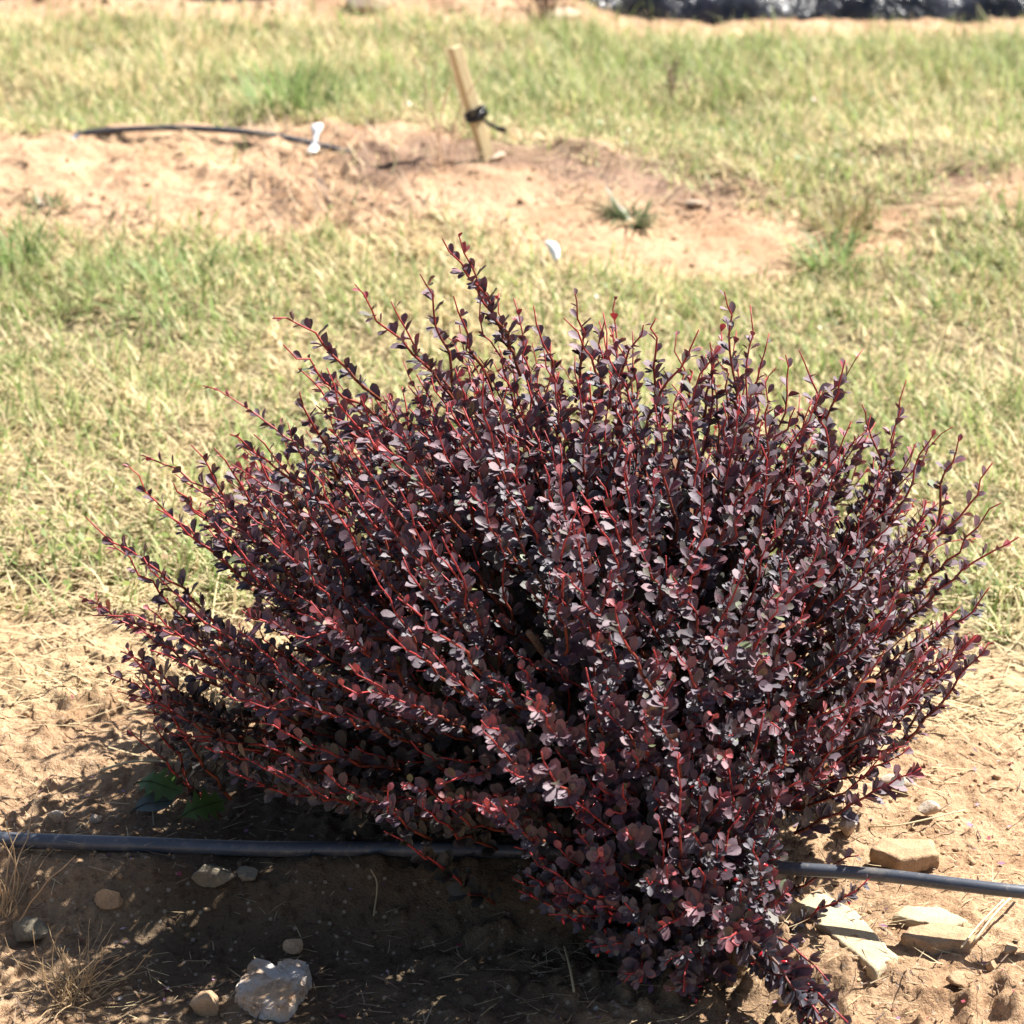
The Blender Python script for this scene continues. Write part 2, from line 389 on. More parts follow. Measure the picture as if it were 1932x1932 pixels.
# pebbles and clods
def rock(sd, nu=8, nv=5, rough=.25):
    r = np.random.default_rng(sd); V = [[0, 0, -1]]
    for j in range(1, nv):
        ph = -math.pi / 2 + math.pi * j / nv
        for i in range(nu):
            th = 2 * math.pi * (i + .5 * (j % 2)) / nu; V.append([math.cos(ph) * math.cos(th), math.cos(ph) * math.sin(th), math.sin(ph)])
    V.append([0, 0, 1]); V = np.array(V)
    for _ in range(11):                    # chop facets
        dn = norm(r.normal(size=3)); dd = r.uniform(.45, .85); ex = np.maximum(V @ dn - dd, 0); V = V - ex[:, None] * dn
    V *= (1 + rough * (r.random((len(V), 1)) - .5)); F = []
    for i in range(nu): F.append((0, 1 + (i + 1) % nu, 1 + i))
    for j in range(nv - 2):
        for i in range(nu):
            a = 1 + j * nu + i; b = 1 + j * nu + (i + 1) % nu; F.append((a, b, b + nu, a + nu))
    l = 1 + (nv - 2) * nu
    for i in range(nu): F.append((l + i, l + (i + 1) % nu, len(V) - 1))
    return V, F
RK = [rock(100 + i, 6, 4) for i in range(8)]
def pebs(n, x0, x1, y0, y1, smin, smax, mask, sd, b):
    P, r = scatter(n, x0, x1, y0, y1, mask, sd)
    for p in P:
        V, F = RK[r.integers(8)]; s = smin * (smax / smin) ** (r.random() ** 2.2)
        a = r.uniform(0, 6.28); ca, sa = math.cos(a), math.sin(a); M = np.array([[ca, -sa, 0], [sa, ca, 0], [0, 0, 1]])
        peb_shade = .65 * math.exp(-(((p[0] + .1) / .38) ** 2 + ((p[1] + .16) / .32) ** 2))  # pebbles painted darker where they lie in the shrub's shade
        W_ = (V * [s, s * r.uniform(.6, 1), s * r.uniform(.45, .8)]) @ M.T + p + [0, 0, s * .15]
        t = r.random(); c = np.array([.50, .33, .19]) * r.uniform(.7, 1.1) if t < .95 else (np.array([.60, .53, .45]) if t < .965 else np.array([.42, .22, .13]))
        b.add(W_, F, c * (1 - peb_shade))
B = Batch()
pebs(9500, -1.0, 1.0, -.62, .5, .0012, .0070, lambda x, y: (.25 + .75 * sstep(-.2, .4, fbm(x, y, 4, 3, 91))) * (1 - .6 * np.exp(-((x / .5) ** 2 + ((y + .15) / .3) ** 2))), 21, B)
pebs(1300, -1.6, 1.6, 1.9, 3.2, .003, .010, lambda x, y: 1 - grass_mask(x, y) * .9, 22, B)
pebs(500, -1.6, 1.6, 4.5, 4.9, .005, .02, lambda x, y: 1 + 0 * x, 23, B)
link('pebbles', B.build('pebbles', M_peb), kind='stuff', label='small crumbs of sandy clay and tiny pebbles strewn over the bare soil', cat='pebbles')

# ------------------------------------------------------------------ irrigation pipes
def catmull(P, m):
    P = np.asarray(P, float); out = []
    Q = np.vstack([2 * P[0] - P[1], P, 2 * P[-1] - P[-2]])
    for i in range(1, len(Q) - 2):
        for t in np.linspace(0, 1, m, endpoint=False):
            a, b, c, d = Q[i - 1], Q[i], Q[i + 1], Q[i + 2]
            out.append(.5 * ((2 * b) + (-a + c) * t + (2 * a - 5 * b + 4 * c - d) * t * t + (-a + 3 * b - 3 * c + d) * t ** 3))
    out.append(Q[-2]); return np.array(out)
pp = catmull(PIPE, 10); rr = np.interp(pp[:, 0], [-.6, -.2, .3, .6], [.0088, .0086, .0072, .0074])
V, F = tube(pp, rr, 20); B = Batch(); B.add(V, F, (.05, .05, .06))
link('irrigation_pipe', B.build('irrigation_pipe', M_pipe, True), label='dark grey plastic irrigation pipe running under the purple shrub in the foreground', cat='pipe')
bp = [(-300, 240, -.02), (90, 258, -.012), (160, 259, .010), (300, 257, .018), (420, 266, .024), (520, 279, .026), (640, 295, .014), (760, 303, -.018), (900, 300, -.03), (1100, 300, -.04), (1500, 330, -.05), (2100, 360, -.06)]
pb = np.array([G(u, v, dz) for u, v, dz in bp])
ppb = catmull(pb, 8)
V, F = tube(ppb, .0068, 12); B = Batch(); B.add(V, F, (.05, .05, .06))
link('irrigation_pipe', B.build('irrigation_pipe', M_pipe, True), label='thin black irrigation pipe half buried along the bare soil strip near the wooden stake', cat='pipe')

# ------------------------------------------------------------------ stones
def stone_thing(name, u, v, size, sd, mat, label, rot=0, tilt=(0, 0), sink=.25, nu=14, nv=9, cat='stone', kind_rock=None, sub=1):
    p = G(u, v); V, F = rock(sd, nu + 6, nv + 4, .07) if kind_rock is None else kind_rock
    V = V * size; B = Batch(); B.add(V, F, (.4, .3, .2)); me = B.build(name, mat, False)
    o = link(name, me, label=label, cat=cat, loc=(p[0], p[1], p[2] + size[2] * (1 - sink) ))
    o.rotation_euler = (R(tilt[0]), R(tilt[1]), R(rot))
    bv = o.modifiers.new('bevel', 'BEVEL'); bv.width = min(size) * .08; bv.segments = 2; bv.limit_method = 'ANGLE'
    return o
M_quartz = mat_stone('quartz', (.50, .45, .40), (.50, .32, .18), (.20, .15, .11), 42)
M_sand = mat_stone('sandstone', (.50, .41, .26), (.46, .36, .22), (.38, .31, .20), 45, .95, .003)
M_clay = mat_stone('clay_clod', (.50, .33, .19), (.42, .27, .15), (.34, .22, .13), 60, .95, .006)
M_pale = mat_stone('pale_stone', (.56, .46, .36), (.50, .36, .24), (.42, .30, .2), 45, .95, .005)
M_grey = mat_stone('grey_stone', (.20, .17, .12), (.24, .20, .14), (.13, .11, .08), 50, .95, .005)

def slab(poly, th, mat, name, label, u, v, z, rot=0, tilt=(0, 0), cat='stone', seed=0, lip=.0):
    """poly: outline in metres round 0,0; a real slab with rough broken sides"""
    r = np.random.default_rng(seed); P = []
    poly = np.asarray(poly, float)
    for i in range(len(poly)):
        a = poly[i]; b = poly[(i + 1) % len(poly)]; m = max(2, int(np.linalg.norm(b - a) / .006))
        for t in np.linspace(0, 1, m, endpoint=False): P.append(a + (b - a) * t + r.normal(0, .0008, 2))
    P = np.array(P); n = len(P); c = P.mean(0)
    rings = [(1.0 - .05, 0.0), (1.0, -.12), (1.0 + lip, -.5), (.98, -.85), (.93, -1.0)]
    V = [[c[0], c[1], 0]]
    for k in (.45, .8): 
        for p in P: q = c + (p - c) * k; V.append([q[0], q[1], r.normal(0, .00015)])
    for k, zz in rings:
        for p in P: q = c + (p - c) * k; V.append([q[0] + r.normal(0, .0005), q[1] + r.normal(0, .0005), zz * th + r.normal(0, .0005) * (zz < 0)])
    V.append([c[0], c[1], -th]); F = [(0, 1 + i, 1 + (i + 1) % n) for i in range(n)]
    for k in range(len(rings) + 1):
        o_ = 1 + k * n
        for i in range(n): F.append((o_ + i, o_ + n + i, o_ + n + (i + 1) % n, o_ + (i + 1) % n))
    o_ = 1 + (len(rings) + 1) * n
    for i in range(n): F.append((o_ + (i + 1) % n, o_ + i, len(V) - 1))
    B = Batch(); B.add(V, F, (.5, .4, .3)); p = at_height(u, v, z)
    o = link(name, B.build(name, mat, True), label=label, cat=cat, loc=p); o.rotation_euler = (R(tilt[0]), R(tilt[1]), R(rot)); return o
def gpoly(pts, z):                         # outline given by sight lines onto a level surface z, returned relative to its middle
    Q = np.array([at_height(u, v, z)[:2] for u, v in pts]); c = Q.mean(0); return Q - c, c
def slab_at(pts, z, th, mat, name, label, **kw):
    Q, c = gpoly(pts, z); o = slab(Q, th, mat, name, label, 0, 1600, 0, **kw); o.location = (c[0], c[1], z); return o

slab_at([(1541, 1676), (1500, 1700), (1528, 1730), (1653, 1830), (1692, 1803), (1616, 1718)][::-1], .030, .026, M_sand, 'flat_stone', 'long flat pale sandstone slab lying beside the front right branches of the shrub', seed=1)
slab_at([(1685, 1727), (1704, 1710), (1768, 1709), (1827, 1735), (1800, 1747), (1765, 1745)][::-1], .032, .014, M_sand, 'flat_stone', 'small flat buff stone just below the pipe on the right', seed=2)
slab_at([(1700, 1762), (1712, 1748), (1770, 1740), (1840, 1752), (1835, 1775), (1760, 1778)][::-1], .034, .035, M_clay, 'flat_stone', 'thick tan stone with an undercut shaded front at lower right', seed=3, lip=-.03)
slab_at([(1640, 1598), (1665, 1580), (1760, 1583), (1772, 1612), (1700, 1622)][::-1], .040, .02, M_clay, 'flat_stone', 'flat orange tan stone just behind the pipe on the right', seed=5)
stone_thing('stone', 1748, 1540, (.017, .011, .011), 7, M_pale, 'whitish stone lying above the flat orange tan stone on the right', 20)
stone_thing('stone', 1690, 1492, (.024, .013, .012), 8, M_pale, 'pale rounded stone next to the tips of the right branches', -10)
stone_thing('stone', 1805, 1862, (.012, .013, .010), 9, M_clay, 'small ochre clod on bare soil in the lower right corner', 30)
stone_thing('stone', 1600, 1572, (.013, .010, .010), 12, M_pale, 'small bright stone half hidden by leaves right of the shrub', 0)
stone_thing('stone', 1820, 1760, (.009, .008, .007), 19, M_clay, 'tiny ochre stone right of the undercut tan stone', 0)
stone_thing('stone', 402, 1668, (.026, .014, .018), 13, M_grey, 'grey rounded stone set in the shaded bank below the pipe', 8, sink=.3)
stone_thing('stone', 470, 1656, (.015, .010, .009), 14, M_grey, 'small broken stone just right of the grey rounded stone below the pipe', -20, sink=.45)
stone_thing('stone', 208, 1706, (.019, .014, .013), 15, M_clay, 'brown stone half buried in the dappled bank on the left', 12, sink=.35)
stone_thing('stone', 60, 1760, (.030, .020, .018), 16, M_grey, 'dusty grey stone in dappled light at the left edge', 12, sink=.5)
stone_thing('stone', 392, 1912, (.020, .018, .016), 17, M_clay, 'dark tan clod at the bottom edge left of the quartz rock', 0, sink=.45)
stone_thing('stone', 556, 1798, (.013, .011, .010), 18, M_clay, 'small brown pebble just above the quartz rock', 0, sink=.1)
for i, (u, v, s) in enumerate([(108, 1548, .012), (180, 1552, .008), (1905, 1800, .010), (1480, 1895, .012), (1870, 1830, .009)]):
    stone_thing('stone', u, v, (s, s * .8, s * .75), 60 + i, [M_pale, M_pale, M_clay, M_clay, M_clay][i],
                ['cream pebble just behind the pipe near the left edge', 'tiny pale pebble behind the pipe right of the cream pebble', 'small clod at the right edge below the pipe',
                 'brown clod beside the hanging branch at the bottom', 'small ochre clod in the soil near the right edge'][i], 30 * i)

# the quartz rock: an irregular block with a flat top face tilted to the camera
def quartz():
    import bmesh
    pts = [(479, 1809), (466, 1829), (440, 1862), (440, 1872), (490, 1893), (530, 1898), (548, 1888), (562, 1862), (574, 1856), (588, 1823), (582, 1814), (548, 1807), (518, 1812)]
    zt_ = float(G(515, 1880)[2]) + .020
    Q, c = gpoly(pts, zt_); n = len(Q); bm = bmesh.new(); r = np.random.default_rng(4)
    top = [bm.verts.new((*q, r.uniform(-.003, .003) - .10 * (i in (2, 3, 4)) * .06)) for i, q in enumerate(Q)]
    bot = [bm.verts.new((*(q * 1.03 + [0, -.004]), -.050)) for q in Q]
    bm.faces.new(top); bm.faces.new(bot[::-1])
    for i in range(n): bm.faces.new((top[i], bot[i], bot[(i + 1) % n], top[(i + 1) % n]))
    bmesh.ops.recalc_face_normals(bm, faces=bm.faces); bmesh.ops.triangulate(bm, faces=bm.faces)
    bmesh.ops.bevel(bm, geom=list(bm.edges), offset=.003, segments=2, affect='EDGES')
    bmesh.ops.triangulate(bm, faces=bm.faces)
    for _ in range(2): bmesh.ops.subdivide_edges(bm, edges=[e for e in bm.edges if e.calc_length() > .006], cuts=1, use_grid_fill=True); bmesh.ops.triangulate(bm, faces=bm.faces)
    for v in bm.verts:
        a, b = v.co.x + c[0], v.co.y + c[1]; v.co.z += .0035 * abs(float(fbm(a, b + v.co.z, 38, 3, 7))) + .002 * float(fbm(a, b, 120, 2, 8)); v.co.x += .003 * float(fbm(b, v.co.z, 60, 2, 9)); v.co.y += .003 * float(fbm(a, v.co.z, 60, 2, 19))
    me = bpy.data.meshes.new('rock'); bm.to_mesh(me); bm.free(); me.materials.append(M_quartz)
    for p in me.polygons: p.use_smooth = True
    me.set_sharp_from_angle(angle=R(28))
    link('rock', me, label='large angular white and ochre quartz rock in the shade at lower left', cat='rock', loc=(c[0], c[1], zt_))
quartz()

# ------------------------------------------------------------------ wooden stake with its tie
def stake():
    base = G(926, 296, -.03); topp = at_depth(858, 88, base[1] + .02)
    ax = topp - base; Ln = np.linalg.norm(ax); ax /= Ln
    root = link('wooden_stake', None, label='leaning square wooden stake with a black tie round it, behind the shrub', cat='stake', loc=base)
    xx = np.array([1.0, 0, 0]); xx = norm(xx - (xx @ ax) * ax); yy = np.cross(ax, xx)
    root.rotation_euler = Matrix((xx, yy, ax)).transposed().to_euler()
    import bmesh
    m, t, p, o = new_mat('stake_wood'); co = coords(t); mp = nd(t, 'ShaderNodeMapping'); mp.inputs['Scale'].default_value = (60, 60, 4); t.links.new(co, mp.inputs[0])
    n_ = noise(t, 3, 5, .6, mp.outputs[0]); c = mix(t, (.66, .53, .30), (.48, .36, .19), ramp(t, n_.outputs[0], .4, .7)); t.links.new(c, p.inputs[0]); p.inputs['Roughness'].default_value = .85; bump(t, p, n_.outputs[0], .4, .002)
    bm = bmesh.new(); bmesh.ops.create_cube(bm, size=1); bmesh.ops.scale(bm, vec=(.025, .025, Ln), verts=bm.verts); bmesh.ops.translate(bm, vec=(0, 0, Ln / 2), verts=bm.verts)
    bmesh.ops.subdivide_edges(bm, edges=[e for e in bm.edges if abs(e.verts[0].co.z - e.verts[1].co.z) > .1], cuts=10)
    for v in bm.verts: v.co.x += .0012 * math.sin(v.co.z * 21 + v.co.y * 50); v.co.y += .001 * math.sin(v.co.z * 17)
    bmesh.ops.bevel(bm, geom=[e for e in bm.edges], offset=.0012, segments=1, affect='EDGES')
    bmesh.ops.rotate(bm, verts=bm.verts, matrix=Matrix.Rotation(R(33), 3, 'Z'))
    me = bpy.data.meshes.new('post'); bm.to_mesh(me); bm.free(); me.materials.append(m); link('post', me, root)
    m2, t2, p2, _ = new_mat('tie_plastic'); p2.inputs[0].default_value = (.012, .013, .018, 1); p2.inputs['Roughness'].default_value = .3
    zt = Ln * .46
    for k in range(3):
        an = np.linspace(0, 2 * math.pi, 22)
        ring = np.stack([.019 * np.cos(an), .019 * np.sin(an), zt + (k - 1) * .007 + .004 * np.sin(an * 1 + k)], 1)
        V, F = tube(ring, .0042, 8, False); B = Batch(); B.add(V, F, (0, 0, 0)); link('tie', B.build('tie', m2, True), root)
    Q = catmull([(.005, -.022, zt + .006), (.020, -.024, zt + .014), (.026, -.024, zt - .002), (.014, -.022, zt - .008)], 6); V, F = tube(Q, .0042, 8); B = Batch(); B.add(V, F, (0, 0, 0)); link('tie_knot', B.build('tie_knot', m2, True), root)
    # loose end, a flat strip
    Q = catmull([(.006, -.022, zt - .004), (.022, -.026, zt - .020), (.040, -.028, zt - .038), (.056, -.030, zt - .046)], 6)
    t_, N_, B_ = frames(Q); w = np.interp(np.arange(len(Q)), [0, len(Q) - 1], [.003, .007]); V = []
    for i in range(len(Q)):
        for a, b in ((-1, -1), (1, -1), (1, 1), (-1, 1)): V.append(Q[i] + np.array([0, 0, 1]) * a * w[i] + np.array([0, 1, 0]) * b * .0015)
    F = [tuple(range(4)), tuple(range(len(V) - 4, len(V)))[::-1]]
    for i in range(len(Q) - 1):
        for j in range(4): F.append((i * 4 + j, i * 4 + (j + 1) % 4, i * 4 + 4 + (j + 1) % 4, i * 4 + 4 + j))
    B = Batch(); B.add(V, F, (0, 0, 0)); link('tie_end', B.build('tie_end', m2, False), root)
stake()

# ------------------------------------------------------------------ white plant label folded over the back pipe, and other litter
M_white, t_, p_, _ = new_mat('white_plastic'); p_.inputs[0].default_value = (.82, .83, .82, 1); p_.inputs['Roughness'].default_value = .35
def strip(name, pts, w, th, side, mat, label, cat):
    Q = catmull(pts, 6); side = norm(side); t_, _, _ = frames(Q); V = []; w = np.interp(np.linspace(0, 1, len(Q)), np.linspace(0, 1, len(w)), w)
    for i in range(len(Q)):
        nn = norm(np.cross(t_[i], side))
        for a, b in ((-1, -1), (1, -1), (1, 1), (-1, 1)): V.append(Q[i] + side * a * w[i] + nn * b * th)
    F = [tuple(range(4))[::-1], tuple(range(len(V) - 4, len(V)))]
    for i in range(len(Q) - 1):
        for j in range(4): F.append((i * 4 + j, i * 4 + (j + 1) % 4, i * 4 + 4 + (j + 1) % 4, i * 4 + 4 + j))
    B = Batch(); B.add(V, F, (.8, .8, .8)); return link(name, B.build(name, mat, True), label=label, cat=cat)
ip = np.argmin(np.abs(ppb[:, 0] - at_depth(615, 288, 3.2)[0])); pc = ppb[ip]
strip('plant_tag', [pc + [.004, .035, .035], pc + [.003, .018, .026], pc + [.001, .0, .0105], pc + [-.001, -.012, -.004], pc + [-.004, -.045, -.006]], [.011, .012, .005, .005, .012, .011], .001, (1, .1, 0.02), M_white, 'white plastic plant tag bent over the thin black pipe in the back', 'tag')
g1 = G(1030, 484, .03); g2 = G(1050, 510, .02)
strip('paper_scrap', [g1, (g1 + g2) / 2 + [0.003, 0, .008], g2], [.003, .010, .011, .005], .001, (1, -.3, .5), M_white, 'white scrap of paper lying in the grass behind the top of the shrub', 'scrap')
def flat_scrap(u, v, a, b, label, name='stone', mat=M_pale):
    return stone_thing(name, u, v, (a, b, b * .5), int(u), mat, label, 10, sink=.3)
flat_scrap(610, 438, .026, .016, 'flat white stone at the near edge of the back soil strip, left')
flat_scrap(1310, 388, .022, .016, 'flat white stone in the back soil strip right of the dark little weed')
flat_scrap(940, 600 - 298, .02, .02, 'pale stone at the foot of the wooden stake')
flat_scrap(690, 20, .075, .06, 'pale tan stone before the black plastic at the top edge', mat=M_pale)
flat_scrap(1055, 45, .07, .05, 'low pale stone at the far edge of the back grass', mat=M_pale)
flat_scrap(620, 50, .02, .02, 'bright small stone at the far edge of the back grass, left')

# ------------------------------------------------------------------ black plastic mulch along the far bed
def mulch():
    m, t, p, o = new_mat('black_plastic_film'); co = coords(t); n1 = noise(t, 7, 5, .6, co); n2 = noise(t, 35, 4, .6, co)
    c = mix(t, (.014, .016, .021), (.075, .08, .10), ramp(t, n1.outputs[0], .48, .74)); t.links.new(c, p.inputs[0]); p.inputs['Roughness'].default_value = .28
    b = bump(t, p, n1.outputs[0], .8, .05); bump(t, p, n2.outputs[0], .6, .012, b)
    a = at_height(-200, -2, .05); b_ = at_height(2150, 40, .05)
    xs = np.linspace(-3.6, 3.6, 260); us = np.linspace(0, 1, 40); X, U = np.meshgrid(xs, us)
    y0 = np.interp(X, [a[0], -.2, .35, .6, b_[0]], [4.66, 4.68, 4.68, 4.64, 4.61]) + .03 * fbm(X, 0 * X, 4, 3, 101)
    Y = y0 + U * 1.1; Z = .01 + .20 * np.sin(np.pi * np.clip(U, 0, 1)) ** .6 + .022 * fbm(X, Y, 5, 3, 103) * np.sin(np.pi * U) + .012 * np.abs(fbm(X * 2, Y, 14, 2, 105)) + H(X, Y) * .6 - .035 * (U == 0) - .03 * (U == 1)
    V = np.stack([X, Y, Z], -1).reshape(-1, 3); nx = 260; ii = (np.arange(39)[:, None] * nx + np.arange(nx - 1)[None]).ravel(); F = np.stack([ii, ii + 1, ii + nx + 1, ii + nx], 1)
    link('plastic_mulch', mesh_np('plastic_mulch', V, F.ravel(), np.full(len(F), 4), None, True, m), label='crumpled black plastic mulch sheet covering the far bed at the top edge', cat='mulch sheet')
mulch()

# ------------------------------------------------------------------ tufts and dry weeds standing on their own
def tuft(name, u, v, n, Lr, Wr, lean, cols, label, cat, sd, mat=None, rad=.03):
    r = np.random.default_rng(sd); c = G(u, v); a = r.uniform(0, 6.28, n); rr = rad * np.sqrt(r.random(n)); P = np.stack([rr * np.cos(a), rr * np.sin(a), np.zeros(n)], 1)
    P[:, 2] = H(P[:, 0] + c[0], P[:, 1] + c[1]) - c[2]
    az = a + r.normal(0, .6, n); q = r.random((n, 1)); col = np.array(cols[0]) * q + np.array(cols[1]) * (1 - q)
    V, fl, lt, cv = blades(P, az, r.uniform(*Lr, n), r.uniform(*Wr, n), r.uniform(*lean, n), r.uniform(.2, 1.2, n), col * r.uniform(.8, 1.2, (n, 1)))
    link(name, mesh_np(name, V, fl, lt, cv, False, mat or M_blade), label=label, cat=cat, loc=c)
GR = [(.17, .26, .075), (.30, .38, .15)]; DR = [(.42, .31, .17), (.30, .20, .11)]
tuft('grass_tuft', 545, 215, 150, (.06, .20), (.003, .006), (.05, .5), GR, 'bright green tall grass tuft at the edge of the back grass, upper left', 'grass tuft', 1, rad=.10)
tuft('grass_tuft', 1565, 500, 90, (.05, .13), (.003, .006), (.2, .9), GR, 'low spreading green grass tuft at right, just before the back soil strip', 'grass tuft', 2, rad=.06)
tuft('grass_tuft', 330, 560, 150, (.05, .13), (.003, .006), (.3, 1.0), GR, 'leaning green grass tuft in the near grass left of the shrub tips', 'grass tuft', 3, rad=.17)
tuft('grass_tuft', 40, 500, 90, (.05, .13), (.003, .006), (.1, .7), GR, 'green grass tuft at the left edge by the soil strip', 'grass tuft', 4, rad=.05)
tuft('dry_tuft', 1590, 430, 150, (.04, .13), (.002, .004), (.05, .8), [(.38, .28, .15), (.25, .24, .09)], 'brown dry tuft on the right end of the back soil strip', 'dry tuft', 5, rad=.06)
tuft('small_weed', 1190, 418, 90, (.03, .09), (.004, .009), (.4, 1.2), [(.10, .14, .06), (.17, .20, .09)], 'dark little weed alone in the back soil strip', 'weed', 6, M_green, rad=.03)
tuft('dry_tuft', 620, 408, 70, (.03, .09), (.0015, .003), (.6, 1.4), DR, 'brown dry tuft lying on the back soil strip, left of the middle', 'dry tuft', 7, rad=.05)
tuft('small_weed', 95, 395, 40, (.02, .06), (.004, .008), (.4, 1.3), [(.16, .2, .07), (.2, .22, .1)], 'small green weed on the bare soil at far left', 'weed', 8, M_green, rad=.03)

def wiry(name, u, v, n, Ls, label, cat, sd, col, spread=.5, rad=.00055, seeds=False, base=None):
    r = np.random.default_rng(sd); c = G(u, v) if base is None else base; B = Batch()
    for i in range(n):
        az = r.uniform(0, 6.28); el = r.uniform(.15, 1.35) if spread > .4 else r.uniform(1.1, 1.5); L = r.uniform(*Ls); p = r.normal(0, .008 + .01 * spread, 3) * [1, 1, 0]; d = np.array([math.cos(az) * math.cos(el), math.sin(az) * math.cos(el), math.sin(el)]); pts = [p]
        for k in range(6): d = norm(d + r.normal(0, .18, 3) + [0, 0, -.05 * spread]); p = p + d * L / 6; p = np.array([p[0], p[1], max(p[2], .002)]); pts.append(p)
        V, F = tube(pts, np.linspace(rad * 1.4, rad * .6, 7), 4, False); B.add(V, F, np.array(col) * r.uniform(.7, 1.2))
        if seeds:
            for k in range(3, 7):
                V, F = RK[k]; q = pts[k] + r.normal(0, .006, 3); B.add(V * [.004, .003, .006] + q, F, np.array(col) * .8)
    link(name, B.build(name, M_straw), label=label, cat=cat, loc=c)
wiry('dry_weed', 130, 1880, 70, (.03, .09), 'tangled dry grass tussock with wiry stems in the lower left corner', 'dry weed', 3, (.50, .35, .19))
wiry('dry_weed', 836, 316, 9, (.16, .30), 'tall thin brown dried weed just left of the wooden stake', 'dry weed', 4, (.66, .46, .31), .15, .0012, False)
wiry('dry_weed', 20, 1725, 14, (.05, .14), 'thin bare dry stems rising at the left edge below the pipe', 'dry weed', 5, (.48, .34, .2), .3, .0008)
wiry('dry_weed', 1270, 200, 8, (.08, .14), 'brown dead seed stalk standing in the back grass right of the stake', 'dry weed', 8, (.30, .20, .14), .2, .0022, True)
wiry('dry_weed', 1030, 55, 12, (.08, .2), 'brown dead weed before the black plastic at the top edge', 'dry weed', 9, (.28, .17, .12), .2, .003, True)
# seed head stalk before the pipe
B = Batch(); a_ = at_depth(40, 1568, -.08); b_ = at_depth(160, 1685, -.11); Q = catmull([b_, (a_ * .45 + b_ * .55) + [0, 0, .01], a_], 8); V, F = tube(Q, np.linspace(.0011, .0005, len(Q)), 4, False); B.add(V, F, (.45, .33, .22))
r = np.random.default_rng(3)
for k in range(2, len(Q)):
    q2 = Q[k] + [r.normal(0, .012), r.normal(0, .008), r.uniform(.0, .018)]; V, F = tube([Q[k], (Q[k] + q2) / 2 + [0, 0, -.002], q2], .0003, 3, False); B.add(V, F, (.42, .32, .22)); V, F = RK[k % 8]; B.add(V * [.0011, .0009, .003] + q2, F, (.68, .66, .62))
link('seed_stalk', B.build('seed_stalk', M_straw), label='thin grass stalk with tiny pale seeds crossing the pipe near the left edge', cat='grass stalk')

# long single straws and twigs that can be told apart
def straw(pts, rad, col, label, name='straw'):
    Q = catmull(pts, 6); V, F = tube(Q, rad, 5); B = Batch(); B.add(V, F, col); link(name, B.build(name, M_straw), label=label, cat=name)
straw([G(190, 1462, .006), G(260, 1453, .012), G(360, 1449, .006)], .0016, (.62, .5, .3), 'long pale straw lying flat behind the pipe on the left')
straw([G(1150, 2400 - 690 + 5, .006), G(1135, 1760, .012), G(1125, 1820, .01)][::-1], .0013, (.40, .31, .16), 'thin straw lying on shaded soil under the front of the shrub')
straw([G(1065, 1800, .01), G(1075, 1845, .013), G(1083, 1880, .006)], .0014, (.55, .43, .24), 'short straw standing out on the dark soil at bottom centre')
straw([G(1932, 1700, .02), G(1880, 1755, .025), G(1835, 1800, .015)], .0016, (.66, .54, .34), 'pale straw leaning across the soil at right under the pipe')
straw([G(1890, 1728, .02), G(1845, 1772, .018), G(1812, 1806, .012)], .0012, (.66, .54, .34), 'second finer pale straw beside the leaning straw at right')
straw([G(700, 1655, .01), G(712, 1690, .014), G(705, 1740, .008)], .0010, (.4, .3, .17), 'curved straw on the shaded bank below the pipe')
straw([G(830, 1395, .0), G(1640, 1560, .0), G(1700, 1570, .01)][1:] + [G(1820, 1545, .012)], .001, (.6, .5, .3), 'fine straw on the sunny soil right of the shrub')
straw([at_depth(395, 1200, .42), at_depth(410, 780, .95), at_depth(412, 760, 1.0)][0:1] + [G(420, 1100, .03), G(470, 1010, .05)], .0012, (.6, .5, .26), 'long pale stalk leaning in the grass left of the shrub')

# ------------------------------------------------------------------ fallen oak leaves
def oak_leaf(c, L, rot, tilt, col, label, name='oak_leaf', lobes=True):
    r = np.random.default_rng(int(L * 1e5)); half = []
    pr = [(0, .03), (.10, .08), (.22, .30), (.30, .13), (.42, .44), (.52, .17), (.63, .46), (.72, .20), (.84, .28), (.92, .10), (1, .0)] if lobes else [(0, .02), (.15, .2), (.35, .36), (.6, .34), (.8, .2), (1, 0)]
    V = []; F = []
    for i, (t, w) in enumerate(pr):
        for j in range(-2, 3): V.append([(t + .06 * abs(j) / 2 * (w > .2)) * L, j / 2 * w * L, (.10 * (abs(j) / 2 * w) ** 1.0 + .08 * math.sin(t * 5)) * L])
    for i in range(len(pr) - 1):
        for j in range(4): a = i * 5 + j; F.append((a, a + 1, a + 6, a + 5))
    B = Batch(); B.add(V, F, col); root = link(name, B.build(name, M_green, False), label=label, cat='leaf', loc=c); root.rotation_euler = (R(tilt[0]), R(tilt[1]), R(rot))
    q = np.array([[-.12 * L, 0, -.005], [0, 0, .001], [.3 * L, 0, .08 * L * math.sin(1.5) + .001], [.6 * L, 0, .08 * L * math.sin(3) + .001], [.95 * L, 0, .08 * L * math.sin(4.75) + .001]])
    V, F = tube(q, np.array([.001, .0009, .0008, .0006, .0003]), 4); B = Batch(); B.add(V, F, np.array(col) * .35); link('midrib', B.build('midrib', M_green), root)
oak_leaf(G(262, 1508, .022), .062, -28, (18, -6), (.06, .12, .02), 'green lobed oak leaf on shaded soil left of the shrub, behind the pipe')
oak_leaf(G(345, 1585, .03), .052, 22, (30, -14), (.05, .09, .02), 'second green lobed oak leaf leaning against the pipe')
oak_leaf(G(255, 1545, .012), .045, 15, (14, -10), (.11, .13, .115), 'dull grey green fallen leaf between the two oak leaves', 'fallen_leaf', False)

